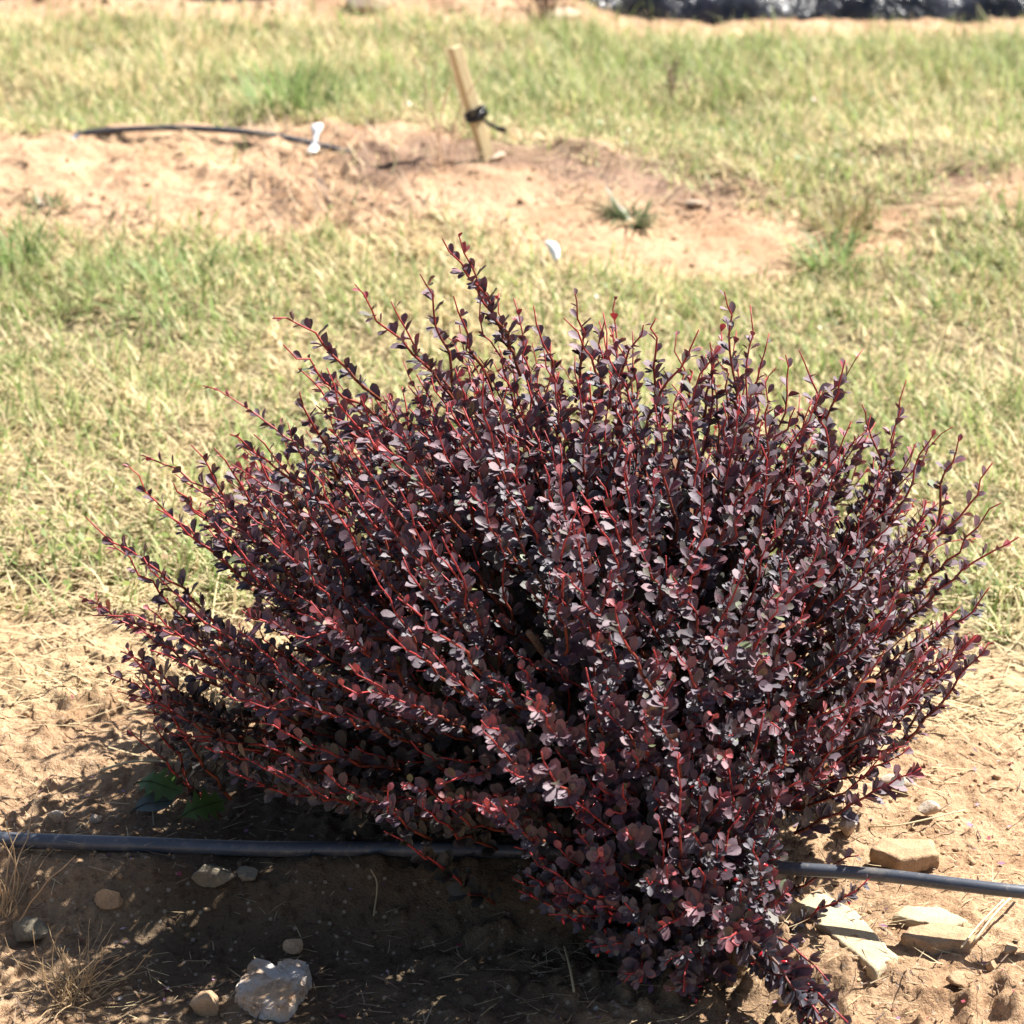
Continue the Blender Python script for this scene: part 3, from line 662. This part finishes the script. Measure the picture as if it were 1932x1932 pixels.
# fallen barberry leaves and petals
P, r = scatter(330, -.75, .7, -.6, .25, lambda x, y: 1 + 0 * x, 31); n = len(P); P[:, 2] += .003
az = r.uniform(0, 6.28, n); L = r.uniform(.004, .011, n); d = np.stack([np.cos(az), np.sin(az), r.normal(0, .3, n)], 1); s_ = np.stack([-np.sin(az), np.cos(az), r.normal(0, .3, n)], 1)
V = np.stack([P, P + (d * .5 - s_ * .3) * L[:, None], P + d * L[:, None], P + (d * .5 + s_ * .3) * L[:, None]], 1).reshape(-1, 3)
cs = np.array([(.30, .16, .24), (.12, .06, .07), (.40, .30, .33), (.25, .04, .06)])[r.integers(0, 4, n)]
link('fallen_petals', mesh_np('fallen_petals', V, np.arange(4 * n), np.full(n, 4), np.repeat(np.hstack([cs, np.ones((n, 1))]), 4, 0), False, M_straw), kind='stuff', label='tiny fallen purple leaves and petals scattered on the soil round the shrub', cat='leaf litter')
print('props')

# ------------------------------------------------------------------ the barberry shrub
ROOT = np.array([.14, .08, .04]); CEN = np.array([.05, .08, .27]); RAD = np.array([.455, .40, .28])
root = link('barberry_shrub', None, label='dense purple leaved barberry shrub with red shoots, growing over the foreground pipe', cat='shrub', loc=ROOT)
root_i = -ROOT
# leaf templates: x = length, y = width, z = up
ST = np.array([.0, .16, .38, .62, .84, 1.0]); SW = np.array([.05, .30, .74, 1.0, .80, .0])
def leaf_tpl(hi=True, cup=.22, bend=.12):
    if hi: st, sw = ST, SW
    else: st, sw = np.array([0, .5, .85, 1.0]), np.array([.05, .95, .8, 0])
    V = []; A = []
    V.append([0, 0, 0]); A.append(.3)
    for t, w in zip(st[1:-1], sw[1:-1]):
        for j in (-1, 0, 1): V.append([t, j * w * .5, cup * abs(j) * w * .5 - bend * t * t]); A.append(abs(j))
    V.append([1, 0, -bend]); A.append(1.); m = len(st) - 2; F = [(0, 1, 2), (0, 2, 3)]
    F = [(0, 2, 1), (0, 3, 2)]
    for i in range(m - 1):
        a = 1 + 3 * i
        F += [(a, a + 1, a + 4, a + 3), (a + 1, a + 2, a + 5, a + 4)]
    a = 1 + 3 * (m - 1); F += [(a, a + 1, a + 3), (a + 1, a + 2, a + 3)]
    return np.array(V), F, np.array(A)
TH = [leaf_tpl(True, c, b) for c, b in ((.22, .12), (.38, .05), (.08, .2), (.55, .15))]; TL = [leaf_tpl(False, .25, .1)]

leaves = dict(p=[], d=[], n=[], L=[], w=[], c=[], k=[])       # one entry per leaf
stems = []                                                  # (points, radii, colour rows, layer)
berries = []
def add_leaf(p, d, n, L, w, c, k):
    leaves['p'].append(p); leaves['d'].append(d); leaves['n'].append(n); leaves['L'].append(L); leaves['w'].append(w); leaves['c'].append(c); leaves['k'].append(k)

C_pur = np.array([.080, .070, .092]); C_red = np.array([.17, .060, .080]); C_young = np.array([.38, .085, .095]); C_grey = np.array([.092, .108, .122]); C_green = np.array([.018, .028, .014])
RB = np.array([.46, .045, .045]); RO = np.array([.33, .055, .022]); BR = np.array([.12, .055, .03])
sr = np.random.default_rng(77)
def grow_shoot(P0, P1, P2, typ='n', layer=0, size=1.0, bare=.06, r0=.0016):
    """a shoot along a curve with leaf clusters at its nodes. typ n: normal, s: old spur wood, l: large leaved"""
    P0, P1, P2 = map(np.asarray, (P0, P1, P2)); Ln = np.linalg.norm(P1 - P0) + np.linalg.norm(P2 - P1)
    m = max(6, int(Ln / .016)); t = np.linspace(0, 1, m)[:, None]
    pts = (1 - t) ** 2 * P0 + 2 * t * (1 - t) * P1 + t * t * P2
    wig = np.cumsum(sr.normal(0, .0030, pts.shape), 0); pts = pts + (wig - t * wig[-1]) + sr.normal(0, .0010, pts.shape) * (t > 0)
    rad = r0 * np.linspace(1.25, .45, m); tt = t
    cr = RB * sr.uniform(.75, 1.15); co = BR if typ == 's' else RO
    kk = np.clip((tt - .25) * 1.9, 0, 1); sc = (co * .5 + BR * .5) * (1 - kk) + cr * kk
    stems.append((pts, rad, sc, layer))
    T, N, Bn = frames(pts); sp = {'n': .0100, 's': .0086, 'l': .0105}[typ]
    if layer: sp = .015
    s = .0; phi = sr.uniform(0, 6.28); tot = Ln; redd = sr.uniform(0, 1)
    while s < tot * .995:
        u = s / tot; i = min(int(u * (m - 1)), m - 2); fr = u * (m - 1) - i
        p = pts[i] * (1 - fr) + pts[i + 1] * fr; tv = T[i]; phi += 2.4 + sr.normal(0, .3)
        if u > 1 - bare and sr.random() < .6: s += sp; continue
        tipf = np.clip((u - .55) / .45, 0, 1)
        if typ == 's': k = sr.integers(4, 8)
        elif typ == 'l': k = sr.integers(3, 6)
        else: k = sr.integers(1, 4) if u > .55 else sr.integers(3, 6)
        if layer: k = sr.integers(3, 5)
        side = math.cos(phi) * N[i] + math.sin(phi) * Bn[i]
        for j in range(k):
            a = sr.uniform(.55, 1.25) if j else sr.uniform(.6, 1.0)
            sd = norm(side + sr.normal(0, .55 if j else .15, 3)); sd = norm(sd - (sd @ tv) * tv)
            d = norm(tv * math.cos(a) + sd * math.sin(a) + np.array([0, 0, .10])); nn = norm(tv - (tv @ d) * d + sr.normal(0, .22, 3) + np.array([.12, -.05, .55]) + .45 * norm(p - CEN)); nn = norm(nn - (nn @ d) * d)
            base = sr.uniform(.0130, .0225) if j < 2 else sr.uniform(.0085, .0155)
            if typ == 's': base = sr.uniform(.009, .0175)
            if typ == 'l': base = sr.uniform(.0135, .0250)
            base *= .92 * size * (1 - .52 * tipf ** 1.6)
            asp = sr.uniform(.48, .70) if typ != 's' else sr.uniform(.36, .56)
            rv = sr.random()
            c = C_pur * (1 - redd * .35) + C_red * redd * .35
            c = c * (1 - tipf * .75) + C_red * tipf * .75
            if P2[2] < .08: c = C_pur * .8 + C_red * .2
            if tipf > .7 and rv < .45 and P2[2] > .08: c = C_young
            elif rv < .08: c = C_red
            elif rv > .93: c = np.array([.085, .085, .055])
            if typ == 's': c = C_grey * .6 + C_pur * .4 if rv < .75 else C_pur
            elif u < .4 and rv > .72: c = C_grey * .5 + C_pur * .5
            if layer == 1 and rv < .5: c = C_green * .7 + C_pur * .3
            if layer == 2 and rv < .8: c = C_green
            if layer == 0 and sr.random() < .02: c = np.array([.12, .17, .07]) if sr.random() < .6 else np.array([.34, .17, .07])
            lowf = np.clip((.27 - p[2]) / .14, 0, 1) * np.clip((.16 - p[0]) / .14, 0, 1) * .9  # low left leaves greener, with the shade of that side darkened into their colour
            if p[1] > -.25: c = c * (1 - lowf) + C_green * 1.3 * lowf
            add_leaf(p, d, nn, base, base * asp, c * sr.uniform(.75, 1.3), layer)
        if typ == 's' and sr.random() < .30: berries.append((p + norm(side + [0, 0, -.3]) * .007, norm(side + [0, 0, -.8])))
        s += sp * sr.uniform(.75, 1.35) * (1 + .0 * tipf)

def envelope(d):
    n_ = float(fbm(d[0] * 3 + 5, d[1] * 3 + d[2] * 4, 1.3, 3, 7)); r_ = 1 + .16 * n_
    if d[2] < 0: r_ *= 1 - .20 * d[2] ** 2
    x = CEN + d * RAD * r_
    return x
def floor_z(q): return .072 + .52 * max(0, -q[1]) + .45 * max(0, q[0] - .30)
def shoot_to(q, Ln, typ, layer, size=1., up=.55, bare=.06):
    rad_ = norm(q - (ROOT + [0, 0, -.02])); e = norm(rad_ * 1.0 + np.array([-.10, -.02, up * .55]) + sr.normal(0, .27, 3))
    c = q - e * Ln * .5; b = c - norm(rad_ * 1. + np.array([0, 0, -.05]) + sr.normal(0, .12, 3)) * Ln * .5
    grow_shoot(b, c, q, typ, layer, size, bare)
# fibonacci sphere of outer shoots
def fib(n, zmin):
    out = []; i = 0
    for k in range(n):
        z = 1 - 2 * (k + .5) / n
        if z < zmin: continue
        a = k * 2.399963; rr = math.sqrt(1 - z * z); out.append(norm(np.array([rr * math.cos(a), rr * math.sin(a), z]) + sr.normal(0, .05, 3)))
    return out
for d in fib(1020, -.86):
    if fbm(d[0] * 2.2 + 9, d[2] * 2.6 + d[1], 2.4, 2, 33) < -.20 and d[2] < .75 and not (d[0] > .45 and d[2] < .1): continue     # uneven clumps with dark hollows between
    q = envelope(d) ; v_ = sr.random()
    typ = 's' if v_ < .17 else ('l' if v_ < .27 else 'n')
    ext = sr.choice([0, .02, .05, .09], p=[.38, .32, .22, .08]) * (1.0 if d[2] > -.1 else .4)
    if typ == 's': ext = -.01
    q = q + norm(norm(q - ROOT) + [-.1, 0, .35]) * ext
    if d[2] < -.45: q = q + [0, 0, .02]
    q[2] = max(q[2], floor_z(q))
    shoot_to(q, sr.uniform(.13, .20) + ext, typ, 0, 1., bare=.06 if ext < .05 else .12)
for d in fib(380, -.8):
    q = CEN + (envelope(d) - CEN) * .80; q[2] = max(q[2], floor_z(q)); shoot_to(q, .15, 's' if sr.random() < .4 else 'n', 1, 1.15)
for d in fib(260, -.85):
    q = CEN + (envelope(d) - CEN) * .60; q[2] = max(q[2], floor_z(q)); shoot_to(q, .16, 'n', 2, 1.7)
# front right clump, nearer the camera
C2 = np.array([.158, -.245, .13]); R2 = np.array([.135, .14, .145])
for d in fib(150, -.8):
    q = C2 + d * R2 * sr.uniform(.85, 1.1); q[2] = max(q[2], .02 + .5 * max(0, q[0] - .27) + .9 * max(0, .13 - q[0])); v_ = sr.random()
    e = norm(norm(q - np.array([.20, -.14, .02])) + [-.12 if q[0] < .25 else .15, -.05, .25] + sr.normal(0, .15, 3)); Ln = sr.uniform(.10, .15)
    grow_shoot(q - e * Ln, q - e * Ln * .5 + sr.normal(0, .008, 3), q, 's' if v_ < .42 else ('l' if v_ < .75 else 'n'), 0 if d[1] < .3 else 1, 1.1)
for d in fib(60, -.9):
    q = C2 + d * R2 * .55; q[2] = max(q[2], .03); e = norm(d + [0, 0, .4]); grow_shoot(q - e * .1, q - e * .05, q, 'n', 2, 1.3)

# shoots whose tips stand out against the grass and the soil: (tip u, v, foot u, v, depth, type)
HERO = [(870, 445, 990, 720, .10, 'n'), (835, 452, 965, 660, .08, 'n'), (668, 538, 865, 770, .06, 'n'), (735, 570, 880, 800, .12, 'n'), (795, 515, 862, 740, .16, 'n'), (858, 558, 935, 740, .05, 'n'),
 (512, 598, 715, 760, .04, 'n'), (535, 650, 770, 850, .0, 'n'), (565, 740, 640, 900, .05, 'n'), (1005, 580, 1062, 780, .12, 'n'), (1085, 556, 1092, 760, .15, 'n'), (1063, 602, 1125, 760, .08, 'n'),
 (1140, 605, 1135, 760, .2, 'n'), (1215, 612, 1150, 770, .12, 'n'), (1240, 600, 1262, 790, .1, 'n'), (1320, 625, 1205, 830, .05, 'n'), (1340, 645, 1320, 800, .14, 'n'), (1368, 550, 1400, 820, .1, 'n'),
 (1432, 690, 1392, 870, .08, 'n'), (1510, 662, 1575, 870, .12, 'n'), (1595, 680, 1545, 880, .1, 'n'), (1500, 770, 1400, 920, .02, 'n'), (1628, 760, 1690, 980, .15, 'n'), (1765, 812, 1640, 1040, .08, 'n'),
 (1808, 828, 1770, 1000, .15, 'n'), (1868, 872, 1740, 1080, .08, 'n'), (1890, 945, 1700, 1140, .02, 'n'), (1920, 1008, 1690, 1200, -.02, 'n'), (1690, 820, 1640, 1010, .1, 'n'), (1560, 770, 1580, 930, .05, 'n'),
 (435, 820, 650, 970, .0, 'n'), (360, 842, 500, 1040, .05, 'n'), (405, 846, 540, 1030, .1, 'n'), (292, 960, 540, 1130, -.02, 'n'), (165, 978, 430, 1210, -.04, 'n'), (200, 1012, 440, 1240, .0, 'n'), (480, 820, 640, 980, .1, 'n'),
 (245, 1182, 450, 1310, -.05, 'n'), (228, 1228, 410, 1350, -.02, 'l'), (240, 1380, 440, 1570, -.08, 'n'), (290, 1368, 400, 1540, -.04, 'n'), (265, 1250, 440, 1500, -.1, 'n'), (340, 1130, 520, 1280, -.12, 'n'),
 (1865, 1108, 1690, 1270, .03, 's'), (1868, 1212, 1710, 1400, -.02, 'n'), (1820, 1260, 1690, 1420, .02, 's'), (1745, 1445, 1500, 1570, -.16, 'l'), (1690, 1410, 1490, 1520, -.10, 'n'),
 (1640, 1658, 1440, 1770, -.24, 's'), (1622, 1612, 1420, 1720, -.18, 'n'), (1590, 1960, 1440, 1790, -.43, 's'), (1545, 1960, 1440, 1830, -.43, 's'), (1600, 1930, 1480, 1840, -.42, 's'), (1530, 1860, 1440, 1800, -.38, 's'), (1575, 1950, 1420, 1770, -.43, 's'), (1535, 1925, 1400, 1780, -.41, 's'), (1575, 1915, 1420, 1790, -.40, 's'), (1520, 1880, 1400, 1760, -.39, 'l'), (1480, 1850, 1380, 1740, -.36, 'l'), (1560, 1850, 1420, 1750, -.36, 's'), (1290, 1870, 1330, 1700, -.36, 's'), (1180, 1850, 1260, 1720, -.34, 's'),
 (725, 1568, 900, 1680, -.22, 'n'), (790, 1600, 940, 1700, -.22, 'l'), (1030, 1640, 1230, 1770, -.33, 's'), (975, 1680, 1150, 1740, -.28, 's'), (965, 1655, 1140, 1700, -.24, 'n'), (970, 1600, 1210, 1760, -.26, 's'), (1040, 1385, 1280, 1530, -.26, 'l'), (1058, 1490, 1280, 1650, -.30, 'n'), (1045, 1520, 1260, 1700, -.28, 'n'), (1130, 1330, 1230, 1480, -.30, 'l'),
 (1215, 1350, 1240, 1480, -.30, 'n'), (1240, 1300, 1290, 1470, -.32, 'l'), (1440, 1345, 1390, 1500, -.25, 'n'), (1160, 1140, 1230, 1300, -.30, 'l'), (1280, 1420, 1300, 1700, -.33, 'n'), (1400, 1540, 1340, 1700, -.32, 'l'), (1240, 1550, 1300, 1800, -.35, 'n')]
for (a, b, c_, d_, y, ty) in HERO:
    q = at_depth(a, b, y); p0 = at_depth(c_, d_, y + (.05 if y > -.2 else .03 if y > -.34 else .09)); mid = (q + p0) / 2; away = norm(q - p0)
    perp = np.array([-away[2], 0, away[0]]); bendd = sr.uniform(-.006, .014) * (1 if q[0] > .1 else -1)
    grow_shoot(p0, mid + perp * bendd + sr.normal(0, .004, 3), q, ty, 0, 1.35 if b > 1840 else 1.0 if ty == 'n' else 1.1, .16 if (b < 1000) else .07, .0017)
print('leaves', len(leaves['p']), 'stems', len(stems), 'berries', len(berries))

# main woody branches from the root
for i in range(16):
    a = i * 2.4; q = CEN + np.array([math.cos(a) * RAD[0] * .55, math.sin(a) * RAD[1] * .55, sr.uniform(-.1, .1)]); c_ = ROOT + (q - ROOT) * .5 + [0, 0, -.04]
    t = np.linspace(0, 1, 9)[:, None]; b0 = ROOT + [math.cos(a) * .02, math.sin(a) * .02, -.03]; pts = (1 - t) ** 2 * b0 + 2 * t * (1 - t) * c_ + t * t * q + sr.normal(0, .004, (9, 3)); B = Batch()
    V, F = tube(pts - ROOT, np.linspace(.009, .0035, 9), 7); B.add(V, F, (.26, .17, .11)); link('branch', B.build('branch', M_wood, True), root)
for (x, y) in ((.22, -.14), (.14, -.10), (.27, -.08)):
    t = np.linspace(0, 1, 9)[:, None]; q = C2 + [x - .22, 0, .03]; pts = (1 - t) ** 2 * ROOT + 2 * t * (1 - t) * np.array([x, y, .03]) + t * t * q; B = Batch(); V, F = tube(pts - ROOT, np.linspace(.008, .004, 9), 7); B.add(V, F, (.26, .17, .11)); link('branch', B.build('branch', M_wood, True), root)

# stems: 300 nearest ones as parts of their own, the rest joined
f = np.array([0, math.cos(PITCH), -math.sin(PITCH)])
outer = [i for i, s in enumerate(stems) if s[3] == 0]; nh = len(HERO); order = sorted(outer, key=lambda i: (0 if i >= len(stems) - nh else 1, stems[i][0][-1] @ f + .4 * abs(stems[i][0][-1][0] - .05) * 0 - .45 * stems[i][0][-1][2]))
own = set(order[:300]); BB = Batch()
for i, (pts, rad, sc, lay) in enumerate(stems):
    V, F = tube(pts - ROOT, rad, 6 if i in own else 4, True); cc_ = np.repeat(np.hstack([sc, np.ones((len(sc), 1))]), 6 if i in own else 4, 0)
    if i in own: B = Batch(); B.add(V, F, cc_); link('stem', B.build('stem', M_stem, True), root)
    else: BB.add(V, F, cc_)
link('inner_stems', BB.build('inner_stems', M_stem, True), root, kind='stuff')

# leaves
P = np.array(leaves['p']); D = np.array(leaves['d']); N = np.array(leaves['n']); L = np.array(leaves['L']); Wd = np.array(leaves['w']); Cc = np.array(leaves['c']); K = np.array(leaves['k'])
S_ = np.cross(N, D); P = P + D * .0012
mid = P + D * L[:, None] * .6; rel = mid - CAM; up = np.array([0, math.sin(PITCH), math.cos(PITCH)]); dz = rel @ f; uu = rel[:, 0] / dz * FPX + 966; vv = 966 - (rel @ up) / dz * FPX
vis = (K == 0) & (uu > 0) & (uu < 1932) & (vv > 0) & (vv < 1932); cell = (np.floor(uu / 14).astype(int) * 1000 + np.floor(vv / 14).astype(int))
best = {}
for i in np.where(vis)[0]:
    c_ = cell[i]
    if c_ not in best or dz[i] < dz[best[c_]]: best[c_] = i
cand = np.array(list(best.values())); area = L * Wd * np.abs((N * norm(rel)).sum(1)) / dz ** 2
own = cand[np.argsort(-area[cand])][:300]; ownset = np.zeros(len(P), bool); ownset[own] = True
def bake(idx, tpls, name):
    Vs = []; Fs = []; Ls = []; Cs = []; k0 = 0; r = np.random.default_rng(5); ch = r.integers(0, len(tpls), len(idx))
    for ti, (tv, tf, ta) in enumerate(tpls):
        ix = idx[ch == ti]; n = len(ix); m = len(tv)
        if n == 0: continue
        V = P[ix][:, None] + D[ix][:, None] * (tv[:, 0] * 1.)[None, :, None] * L[ix][:, None, None] + S_[ix][:, None] * tv[:, 1][None, :, None] * Wd[ix][:, None, None] + N[ix][:, None] * tv[:, 2][None, :, None] * Wd[ix][:, None, None]
        Vs.append(V.reshape(-1, 3) - ROOT); ff = np.concatenate([np.array(q) for q in tf]); lt = np.array([len(q) for q in tf])
        Fs.append((ff[None] + (np.arange(n) * m)[:, None] + k0).ravel()); Ls.append(np.tile(lt, n)); k0 += n * m
        Cs.append(np.concatenate([np.repeat(Cc[ix][:, None], m, 1), np.broadcast_to(ta[None, :, None], (n, m, 1))], 2).reshape(-1, 4))
    return mesh_np(name, np.vstack(Vs), np.concatenate(Fs), np.concatenate(Ls), np.vstack(Cs), True, M_leaf)
idx = np.arange(len(P)); outm = (K == 0) & ~ownset
link('foliage', bake(idx[outm], TH, 'foliage'), root, kind='stuff')
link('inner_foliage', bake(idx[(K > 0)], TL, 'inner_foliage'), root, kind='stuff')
# the leaves that show largest: each its own object, sharing forty meshes
lab = {}
for i in own:
    ti = int(sr.integers(4)); key = (ti, int(np.clip(Wd[i] / L[i] * 10, 3, 7)), tuple(np.round(Cc[i] * 14).astype(int)))
    if key not in lab:
        tv, tf, ta = TH[ti]; a_ = key[1] / 10 + .05; v2 = tv * [1, a_, a_]; lab[key] = mesh_np('leaf', v2, np.concatenate([np.array(q) for q in tf]), [len(q) for q in tf], np.hstack([np.tile(Cc[i], (len(tv), 1)), ta[:, None]]), True, M_leaf)
    o = link('leaf', lab[key], root); M = Matrix.Identity(4)
    for a_, col_ in enumerate((D[i], S_[i], N[i])):
        for b_ in range(3): M[b_][a_] = float(col_[b_] * L[i])
    for b_ in range(3): M[b_][3] = float(P[i][b_] - ROOT[b_])
    o.matrix_local = M
# berries
bV, bF = rock(999, 7, 6, 0.0); th = np.linspace(0, 1, 1)
B = Batch(); an = np.linspace(0, 2 * math.pi, 8, endpoint=False); V = [[0, 0, 1]]; prof = [(.8, .5), (.35, .95), (-.35, .95), (-.8, .55)]
for z, r_ in prof: V += [[r_ * math.cos(a), r_ * math.sin(a), z] for a in an]
V.append([0, 0, -1]); F = [(0, 1 + i, 1 + (i + 1) % 8) for i in range(8)]
for k in range(3): F += [(1 + k * 8 + i, 9 + k * 8 + i, 9 + k * 8 + (i + 1) % 8, 1 + k * 8 + (i + 1) % 8) for i in range(8)]
F += [(25 + (i + 1) % 8, 25 + i, 33) for i in range(8)]
B.add(np.array(V) * [.0017, .0017, .0042], F, (.45, .012, .02)); bm_ = B.build('berry', M_berry, True)
bs = sorted(berries, key=lambda b: b[0][1])[:200]
for p, d in bs:
    o = link('berry', bm_, root); o.location = p - ROOT; o.rotation_euler = Vector(d).to_track_quat('Z', 'Y').to_euler()
print('done', len(lab), 'leaf meshes')
